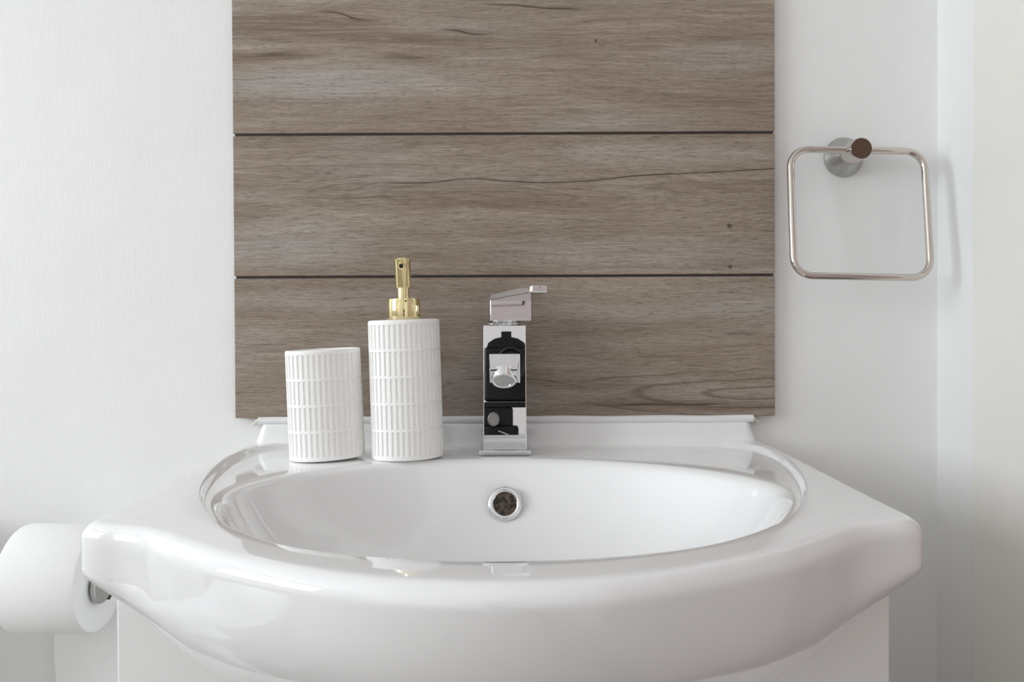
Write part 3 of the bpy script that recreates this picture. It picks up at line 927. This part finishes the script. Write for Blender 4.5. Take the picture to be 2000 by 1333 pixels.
for k in range(nzv):
    for i in range(nx):
        bm.faces.new((front_[k][i], front_[k][i + 1], front_[k + 1][i + 1], front_[k + 1][i]))
        bm.faces.new((back_[k][i + 1], back_[k][i], back_[k + 1][i], back_[k + 1][i + 1]))
    for i, fl in ((0, 1), (nx, 0)):
        q = (front_[k][i], front_[k + 1][i], back_[k + 1][i], back_[k][i])
        bm.faces.new(q if fl else q[::-1])
for k in (0, nzv):
    for i in range(nx):
        bm.faces.new((front_[k][i], front_[k][i + 1], back_[k][i + 1], back_[k][i]))
obj('loose_sheet', bm, M['tissue'], roll, True, 60)

# ------------------------------------------------------------------ guessed toilet left of the roll, out of view, added to shade the wall
guessed_wc = empty('toilet', (-0.775, 0, 0), 'guessed white close-coupled toilet, out of view, added to shade the wall by the roll', 'toilet')
def rrect(hw, y0, y1, z, r, n=6):
    pts_ = []
    for cx, cy, a0 in ((hw - r, y1 - r, 0), (-hw + r, y1 - r, 90), (-hw + r, y0 + r, 180), (hw - r, y0 + r, 270)):
        for k in range(n + 1):
            a = math.radians(a0 + 90 * k / n)
            pts_.append(Vector((cx + r * math.cos(a), cy + r * math.sin(a), z)))
    return pts_
def oval(a_, yb_, yf_, z, n=40):
    cy, b2 = (yb_ + yf_) / 2, (yb_ - yf_) / 2
    return [Vector((a_ * math.cos(2 * math.pi * k / n), cy + b2 * math.sin(2 * math.pi * k / n), z)) for k in range(n)]
def loft_part(name, rings, mat, parent, ang=35):
    bm_ = bmesh.new(); add_loft(bm_, rings)
    return obj(name, bm_, mat, parent, True, ang)
loft_part('cistern', [rrect(0.165, -0.150, -0.010, 0.400, 0.03), rrect(0.178, -0.165, -0.010, 0.43, 0.03), rrect(0.185, -0.172, -0.010, 0.755, 0.03)], M['ceramic'], guessed_wc)
lid = loft_part('cistern_lid', [rrect(0.190, -0.178, -0.008, 0.755, 0.03), rrect(0.192, -0.180, -0.008, 0.760, 0.03), rrect(0.192, -0.180, -0.008, 0.776, 0.03), rrect(0.184, -0.172, -0.014, 0.784, 0.03)], M['ceramic'], guessed_wc)
lathe('flush_button', [(0.022, 0.784), (0.022, 0.789), (0.018, 0.791), (0.001, 0.791)], M['chrome'], lid, (0, -0.09, 0), n=28)
loft_part('pan', [oval(0.115, -0.08, -0.50, 0.0), oval(0.105, -0.09, -0.49, 0.06), oval(0.110, -0.09, -0.50, 0.18), oval(0.160, -0.08, -0.58, 0.30), oval(0.178, -0.07, -0.62, 0.37), oval(0.180, -0.06, -0.625, 0.400)], M['ceramic'], guessed_wc, 60)
loft_part('seat', [oval(0.182, -0.19, -0.63, 0.400), oval(0.186, -0.185, -0.635, 0.406), oval(0.184, -0.187, -0.633, 0.418)], M['frame'], guessed_wc)
loft_part('seat_lid', [oval(0.184, -0.187, -0.633, 0.419), oval(0.187, -0.185, -0.636, 0.424), oval(0.180, -0.192, -0.628, 0.436), oval(0.10, -0.27, -0.55, 0.441)], M['frame'], guessed_wc, 50)

# ------------------------------------------------------------------ the photographer's camera on its tripod (seen only in the tap's chrome)
KX, KY = -0.004, -0.93
kam = empty('photo_camera', (KX, KY, CAMZ - 0.062), 'black camera on a tripod, mirrored in the front of the tap', 'camera')
bm = bmesh.new()
add_box(bm, -0.058, 0.058, -0.06, -0.012, -0.012, 0.104, 0.010, 3)
obj('camera_body', bm, M['black'], kam, True, flat=True)
bm = bmesh.new()
add_loft(bm, [[Vector((sx * w_, yy, z)) for sx, yy in ((-1, -0.055), (1, -0.055), (1, -0.014), (-1, -0.014))] for w_, z in ((0.050, 0.102), (0.046, 0.112), (0.030, 0.121), (0.014, 0.124))])
obj('viewfinder_hump', bm, M['black'], kam)
box('hot_shoe', -0.013, 0.013, -0.046, -0.022, 0.124, 0.137, M['black'], kam, 0.0006)
lathe('lens', [(0.036, 0.0), (0.037, 0.004), (0.037, 0.055), (0.034, 0.058), (0.028, 0.052), (0.001, 0.049)], M['black'], kam, (0.011, -0.012, 0.062), (0, 1, 0), 40)
tri = empty('camera_tripod', (KX, KY - 0.036, 0), 'black tripod with a geared head standing in front of the basin', 'tripod')
ZP = CAMZ - 0.0742
box('quick_release_plate', -0.062, 0.050, -0.025, 0.025, ZP - 0.012, ZP - 0.0002, M['black'], tri, 0.002)
bm = bmesh.new()
add_box(bm, -0.060, 0.016, -0.028, 0.028, ZP - 0.052, ZP - 0.012, 0.004, 2)
add_box(bm, -0.062, 0.030, -0.034, 0.034, ZP - 0.072, ZP - 0.050, 0.006, 2)
add_box(bm, -0.062, 0.050, -0.034, 0.034, ZP - 0.130, ZP - 0.070, 0.006, 2)
obj('geared_head', bm, M['black'], tri, True, flat=True)
lathe('lock_knob', [(0.006, 0.02), (0.006, 0.034), (0.014, 0.035), (0.0145, 0.046), (0.013, 0.047), (0.0118, 0.0445), (0.0005, 0.0445)], M['steel'], tri, (-0.032, 0, ZP - 0.036), (0.0, 1, 0.0), 28)
bm = bmesh.new()
add_tube(bm, [(-0.020, 0.037, ZP - 0.060), (0.0, 0.050, ZP - 0.066), (0.018, 0.056, ZP - 0.073)], 0.0016, 10)
obj('lock_lever', bm, M['steel'], tri, True, 40)
lathe('centre_column', [(0.014, 0.55), (0.014, ZP - 0.12)], M['black'], tri, n=24)
lathe('shoulder', [(0.034, ZP - 0.175), (0.040, ZP - 0.165), (0.040, ZP - 0.137), (0.030, ZP - 0.124)], M['black'], tri, n=30)
for k in range(3):
    a = math.radians(-90 + 120 * k)
    bm = bmesh.new()
    add_tube(bm, [(0.03 * math.cos(a), 0.03 * math.sin(a), ZP - 0.155), (0.33 * math.cos(a), 0.33 * math.sin(a), 0.012)], 0.012, 14)
    leg = obj('leg', bm, M['black'], tri, True, 40)
    lathe('rubber_foot', [(0.010, 0.0), (0.016, 0.004), (0.015, 0.026), (0.012, 0.032)], M['black'], leg, (0.33 * math.cos(a), 0.33 * math.sin(a), 0), (0, 0, 1), 20)
